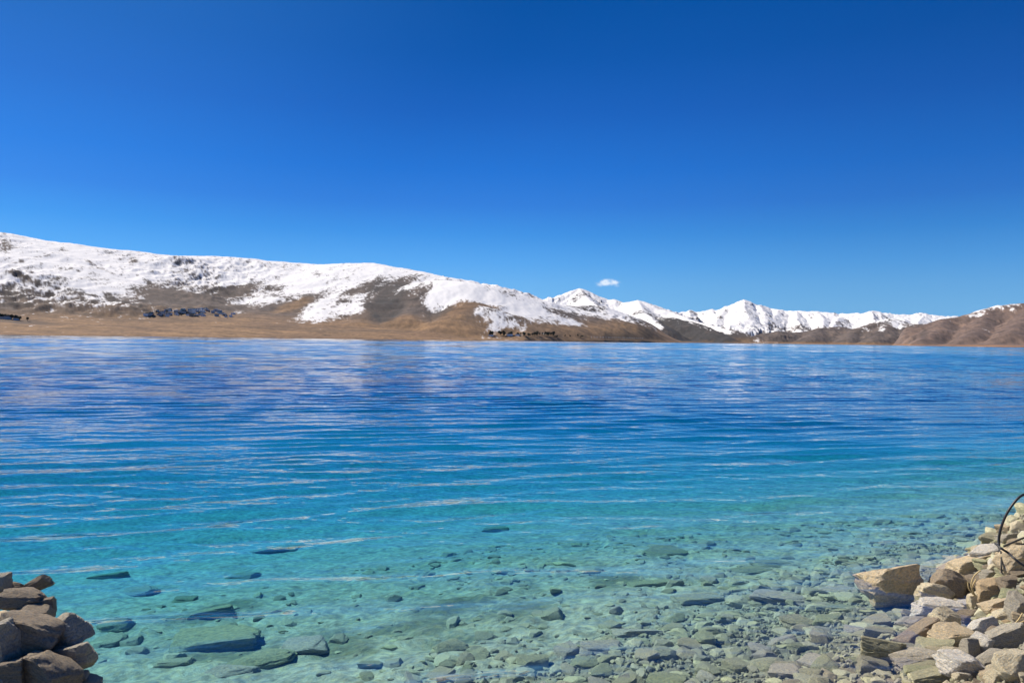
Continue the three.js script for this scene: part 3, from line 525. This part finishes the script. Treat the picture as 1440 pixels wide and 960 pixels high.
{
  const wet = ['grey', 'olive', 'sand', 'moss'];
  const found = [], big = [[310, 905, 120, 34, 8, 'moss', 3], [170, 883, 54, 22, 10, 'moss', 4], [155, 905, 60, 16, 12, 'olive', 5], [200, 835, 50, 18, 6, 'grey', 8], [265, 845, 34, 12, 0, 'moss', 9], [300, 862, 60, 12, 10, 'moss', 6], [160, 812, 46, 12, 4, 'moss', 7], [345, 812, 44, 12, 4, 'moss', 1], [370, 935, 90, 30, 8, 'moss', 2], [390, 775, 70, 12, 4, 'olive', 10], [700, 748, 32, 14, 0, 'moss', 0], [940, 778, 56, 14, 0, 'moss', 5], [1060, 805, 50, 14, 0, 'moss', 8], [1090, 795, 60, 14, -4, 'moss', 9], [430, 915, 70, 24, 6, 'grey', 11], [250, 935, 60, 16, 8, 'olive', 12], [330, 950, 70, 24, 4, 'grey', 13], [640, 915, 44, 26, 0, 'olive', 2], [920, 822, 60, 10, 6, 'moss', 6], [1130, 880, 50, 24, -10, 'sand', 4], [1155, 892, 44, 20, -4, 'sand', 10], [1105, 905, 40, 18, 6, 'grey', 1], [900, 895, 66, 22, 4, 'grey', 3], [850, 915, 60, 22, 0, 'grey', 9], [1180, 835, 70, 16, 4, 'grey', 2], [1190, 860, 70, 16, -6, 'moss', 7], [1100, 843, 70, 18, -4, 'grey', 0], [985, 845, 60, 18, 0, 'olive', 6], [1260, 765, 40, 10, 0, 'ochre', -1]];
  for (const b of big) {
    const tint = { moss: 'mossy', olive: 'olive', grey: 'grey', sand: 'tan', ochre: 'ochre' }[b[5]];
    const o = seenRock(bed, [...b.slice(0, 7), ''], 'submerged_rock', 'rock', 'large flat rocks under the clear water', -.05);
    o.userData.label = `${b[2] >= 80 ? 'very long' : b[2] >= 60 ? 'long' : b[2] > 45 ? 'broad' : 'short'} ${tint} ${b[3] > 20 ? 'thick' : 'flat'} rock ${whereabouts(o.position.x, o.position.z)}`;
  }
  for (let k = 0; k < 60000 && found.length < 3400; k++) {
    const x = -9 + rr() * 20, z = -4.2 - rr() * 11, s = into(x, z), cover = fbm(x / 2.2 + 4, z / 2.2, 3);
    if (s < -.25 || s > 9.5 || Math.abs(x / z) > .78) continue;
    const dens = mix(1, .2, smooth(1.6, 4.5, s)) + .4 * cover * smooth(2, 4, s);
    if (rr() > dens) continue;
    if (x < -1.5 && s > 2 && rr() > .45) continue;
    const size = 0.045 + 0.15 * Math.pow(rr(), 2.8);
    found.push([size / Math.hypot(x, z), x, z, size, rr(), rr(), rr(), rr()]);
  }
  found.sort((a, b) => b[0] - a[0]);
  const m4 = new THREE.Matrix4(), q = new THREE.Quaternion(), e = new THREE.Euler(), v = new THREE.Vector3(), c = new THREE.Vector3();
  const pose = ([, x, z, s, a, b, t, f]) => [[x, bed(x, z) + s * (.06 - .16 * smooth(2.2, 3.6, into(x, z))), z], [s * (1.1 + a * .8), s * (.5 + .45 * b), s * (.8 + .5 * t)], [(b - .5) * .5, a * 6.3, (t - .5) * .5]];
  const words = { grey: 'grey', olive: 'olive', sand: 'tan', moss: 'mossy' };
  found.slice(0, 270).forEach((o, i) => { const [at, size, turn] = pose(o), tone = wet[Math.floor(o[7] * 4)]; rock('lake_stone', SMALL[i % 10], TONE[tone], at, size, turn, `${size[0] > .24 ? 'large' : size[0] > .17 ? 'medium' : 'small'} ${words[tone]} ${size[1] / size[0] < .36 ? 'flat' : size[1] / size[0] < .5 ? 'angular' : 'chunky'} stone ${whereabouts(at[0], at[2])}`, 'stone', 'stones on the lake bed'); });
  const rest = found.slice(270), pm = std({ color: 0xffffff, map: grain, roughness: .9 });
  const pebbles = new THREE.InstancedMesh(SMALL[2], pm, rest.length); pebbles.name = 'lake_bed_stones'; pebbles.castShadow = pebbles.receiveShadow = true;
  const cc = new THREE.Color();
  rest.forEach((o, i) => { const [at, size, turn] = pose(o); q.setFromEuler(e.set(...turn)); pebbles.setMatrixAt(i, m4.compose(v.set(...at), q, c.set(...size))); const l = .32 + .28 * o[7]; pebbles.setColorAt(i, cc.setRGB(l, l * (.94 + .05 * o[4]), l * (.54 + .14 * o[5]))); });
  scene.add(pebbles); tag(pebbles, 'mass of small stones covering the lake bed', 'stones', undefined, 'stuff');
  const N = 24000, gravel = new THREE.InstancedMesh(PEBBLE[0], pm, N); gravel.name = 'gravel'; gravel.castShadow = gravel.receiveShadow = true;
  for (let i = 0; i < N; i++) {
    let x, z, s; do { x = -8 + rr() * 17; z = -3.2 - rr() * 10; s = into(x, z); } while (s < -2.5 || s > 3.4 || rr() > 1.25 - s / 2.8);
    const g = .018 + .045 * rr() * rr(); q.setFromEuler(e.set(rr() * 3, rr() * 6, rr() * 3));
    gravel.setMatrixAt(i, m4.compose(v.set(x, bed(x, z) + g * .15, z), q, c.set(g * 1.3, g * .8, g))); const l = .26 + .26 * rr(); gravel.setColorAt(i, cc.setRGB(l, l * .96, l * (.6 + .14 * rr())));
  }
  scene.add(gravel); tag(gravel, 'fine gravel and chips between the stones', 'gravel', undefined, 'stuff');
}

// ------------------------------------------------------------------ cables and straw on the bank
function tube(name, pts, radius, mat, label, category, d, grp) {
  const curve = new THREE.CatmullRomCurve3(pts.map(([px, py, dd = 0]) => new THREE.Vector3(...place(px, py, (d + dd) * Math.hypot(1, (px - W / 2) / F)))));
  return tag(mesh(name, new THREE.TubeGeometry(curve, pts.length * 10, radius, 8), mat), label, category, grp);
}
const cableAt = (px, py) => -(march(px, py, (x, z) => bed(x, z) + .2, 3, 20, .01) ?? [0, 0, -8.5])[2];
const rubber = std({ color: new THREE.Color().setRGB(.012, .013, .018), roughness: .45 }), dusty = std({ color: new THREE.Color().setRGB(.05, .047, .042), roughness: .7 }), strawMat = std({ color: new THREE.Color().setRGB(.55, .42, .2), roughness: .8 });
tube('cable', [[1500, 760, .2], [1490, 715, .1], [1462, 692], [1440, 697], [1426, 712], [1417, 728], [1411, 746], [1409, 762], [1411, 773, -.05], [1418, 777, -.1], [1432, 771, -.1], [1450, 765, -.1], [1480, 764, -.1]], .0125, rubber, 'black cable standing up in a loop above the bank', 'cable', cableAt(1411, 773));
tube('cable', [[1404, 764, .1], [1414, 772], [1422, 777], [1431, 785, -.1], [1441, 793, -.15], [1456, 800, -.2], [1480, 806, -.2]], .011, rubber, 'black cable running down over the large tan boulder', 'cable', cableAt(1431, 785) - .12);
tube('cable', [[1416, 768], [1428, 763], [1442, 757], [1460, 752], [1490, 752]], .010, dusty, 'dusty grey cable lying across the crest of the bank', 'cable', cableAt(1442, 760) - .1);
tube('cable', [[1412, 775], [1413, 786, -.05], [1413, 796, -.1], [1414, 806, -.1]], .008, dusty, 'short grey cable end hanging below the loop', 'cable', cableAt(1413, 790) - .1);
for (const [pts, d, label] of [
  [[[[1376, 838], [1371, 824], [1375, 810], [1384, 802]], [[1378, 840], [1373, 826], [1378, 814]], [[1374, 836], [1368, 828], [1366, 818]]], 7.35, 'curled tuft of dry straw beside the upright ochre block'],
  [[[[1384, 939], [1398, 938], [1416, 940]], [[1386, 941], [1404, 941], [1420, 944]]], 5.75, 'loose yellow straw lying between the cream boulder and pale slab'],
  [[[[1430, 880], [1438, 872], [1444, 862]], [[1428, 878], [1440, 876], [1450, 872]], [[1432, 884], [1440, 884]]], 6.3, 'tuft of dry straw on the broad grey slab'],
]) tag(mesh('dry_straw', mergeGeometries(pts.map(p => new THREE.TubeGeometry(new THREE.CatmullRomCurve3(p.map(([x, y]) => new THREE.Vector3(...place(x, y, d * Math.hypot(1, (x - W / 2) / F))))), 12, .0055, 6))), strawMat), label, 'straw', 'straw caught in the rubble bank');

// ------------------------------------------------------------------ village, trees and roadside posts on the far shore
{
  const r = rng(42), wallMats = { white: std({ color: new THREE.Color().setRGB(.78, .77, .74) }), grey: std({ color: new THREE.Color().setRGB(.42, .42, .42) }), brown: std({ color: new THREE.Color().setRGB(.3, .23, .17) }) };
  const roofMats = { blue: std({ color: new THREE.Color().setRGB(.07, .11, .2) }), dark: std({ color: new THREE.Color().setRGB(.08, .08, .085) }), green: std({ color: new THREE.Color().setRGB(.12, .22, .2) }), pale: std({ color: new THREE.Color().setRGB(.65, .65, .66) }) };
  const unit = new THREE.BoxGeometry(1, 1, 1).translate(0, .5, 0), cap = mergeGeometries([new THREE.BoxGeometry(1.06, .14, 1.06).translate(0, 1.07, 0), new THREE.BoxGeometry(.5, .16, .5).translate(.2, 1.2, .1)]);
  const house = (at, w, h, wall, roof, where, grp) => {
    const g = group('house'); tag(g, `small ${wall} house with ${roof} roof ${where}`, 'house', grp);
    mesh('wall', unit, wallMats[wall], g); mesh('roof', cap, roofMats[roof], g);
    g.position.set(...at); g.position.y -= 1; g.scale.set(w, h, w * .8); g.rotation.y = r() * 1.2 - .6;
  };
  const walls = ['white', 'grey', 'grey', 'brown', 'white'], roofs = ['blue', 'pale', 'dark', 'green', 'pale', 'pale'];
  for (let i = 0; i < 64; i++) {
    const px = 206 + r() * 118 + (r() - .5) * 10, py = 437 + r() * 9.5 - 1.5 * Math.cos((px - 265) / 30), hit = march(px, py, hills, 1850, 4000, 3);
    if (hit) house([hit[0], hills(hit[0], hit[2]), hit[2]], 7 + 7 * r(), 4 + 3.5 * r(), walls[Math.floor(r() * 5)], roofs[Math.floor(r() * 6)], 'in the village below the snowy hills', 'houses of the lakeside village');
  }
  for (const [px, py, w, h] of [[10, 458, 16, 8], [22, 459.5, 12, 6], [3, 460, 14, 6], [716, 472, 18, 6], [728, 472, 12, 5], [690, 472.5, 12, 5]]) { const hit = march(px, py, hills, 1850, 4000, 3); if (hit) house([hit[0], hills(hit[0], hit[2]), hit[2]], w, h, px < 100 ? 'grey' : 'white', 'dark', px < 100 ? 'among dark trees at the foot of the hills' : 'beside the row of trees by the lake', 'houses by the lakeside trees'); }
  // small dark trees
  const leaf = [], tri = new THREE.BufferGeometry(), trunk = new THREE.CylinderGeometry(.018, .03, .4, 6).translate(0, .2, 0), lr = rng(8);
  for (let i = 0; i < 420; i++) {
    let x, y, z; do { x = lr() * 2 - 1; y = lr() * 2 - 1; z = lr() * 2 - 1; } while (x * x + y * y + z * z > 1);
    const lump = .75 + .35 * n3(x * 2 + 4, y * 2, z * 2), cx = x * .3 * lump, cy = .6 + y * .4 * lump, cz = z * .3 * lump;
    for (let k = 0; k < 3; k++) leaf.push(cx + (lr() - .5) * .13, cy + (lr() - .5) * .13, cz + (lr() - .5) * .13);
  }
  tri.setAttribute('position', new THREE.Float32BufferAttribute(leaf, 3)); tri.computeVertexNormals();
  const leafMat = std({ color: new THREE.Color().setRGB(.035, .045, .028), side: THREE.DoubleSide }), barkMat = std({ color: new THREE.Color().setRGB(.1, .08, .06) });
  const tree = (px, py, h, where, grp) => { const hit = march(px, py, hills, 1850, 4200, 3); if (!hit) return; const g = group('tree'); tag(g, `small dark green tree ${where}`, 'tree', grp); mesh('trunk', trunk, barkMat, g); mesh('crown', tri, leafMat, g); g.position.set(hit[0], hills(hit[0], hit[2]) - .3, hit[2]); g.scale.set(h * 1.2, h, h * 1.2); g.rotation.y = r() * 6; };
  for (let i = 0; i < 22; i++) tree(-4 + r() * 42, 457 + r() * 4.5, 9 + 6 * r(), 'in the grove at the foot of the snowy hills', 'trees of the grove under the hills');
  for (let i = 0; i < 46; i++) { const px = 688 + 92 * r(); tree(px, 470 + r() * 2.5 + (px - 690) * .012, 9 + 7 * r(), 'in the row along the lake below the white hump', 'trees of the row by the lake'); }
  for (let i = 0; i < 12; i++) { const px = 780 + 40 * r(); tree(px, 473 + r() * 2, 6 + 4 * r(), 'in the thin end of the row by the lake', 'trees of the thin row end'); }
  for (let i = 0; i < 7; i++) tree(200 + r() * 130, 437 + r() * 9, 6 + 4 * r(), 'between the village houses', 'trees of the village');
  // white posts along the shore road
  const post = mergeGeometries([new THREE.CylinderGeometry(.5, .6, 5, 8).translate(0, 2.5, 0), new THREE.SphereGeometry(.55, 8, 6).translate(0, 5, 0)]);
  for (let i = 0; i < 26; i++) { const px = 832 + i * 2.9 + (r() - .5) * 1.4, d = SHORE_HILLS(px) + 40, t = (px - W / 2) / F, c = 1 / Math.hypot(1, t), x = t * c * d, z = -c * d, m = mesh('road_post', post, wallMats.white); m.position.set(x, hills(x, z) - .2, z); tag(m, 'white post beside the shore road under the brown slope', 'post', 'white posts along the shore road'); }
}
scene.fog = new THREE.FogExp2(new THREE.Color(.62, .78, 1), 3e-6);      // thin high-altitude haze
renderer.render(scene, camera);
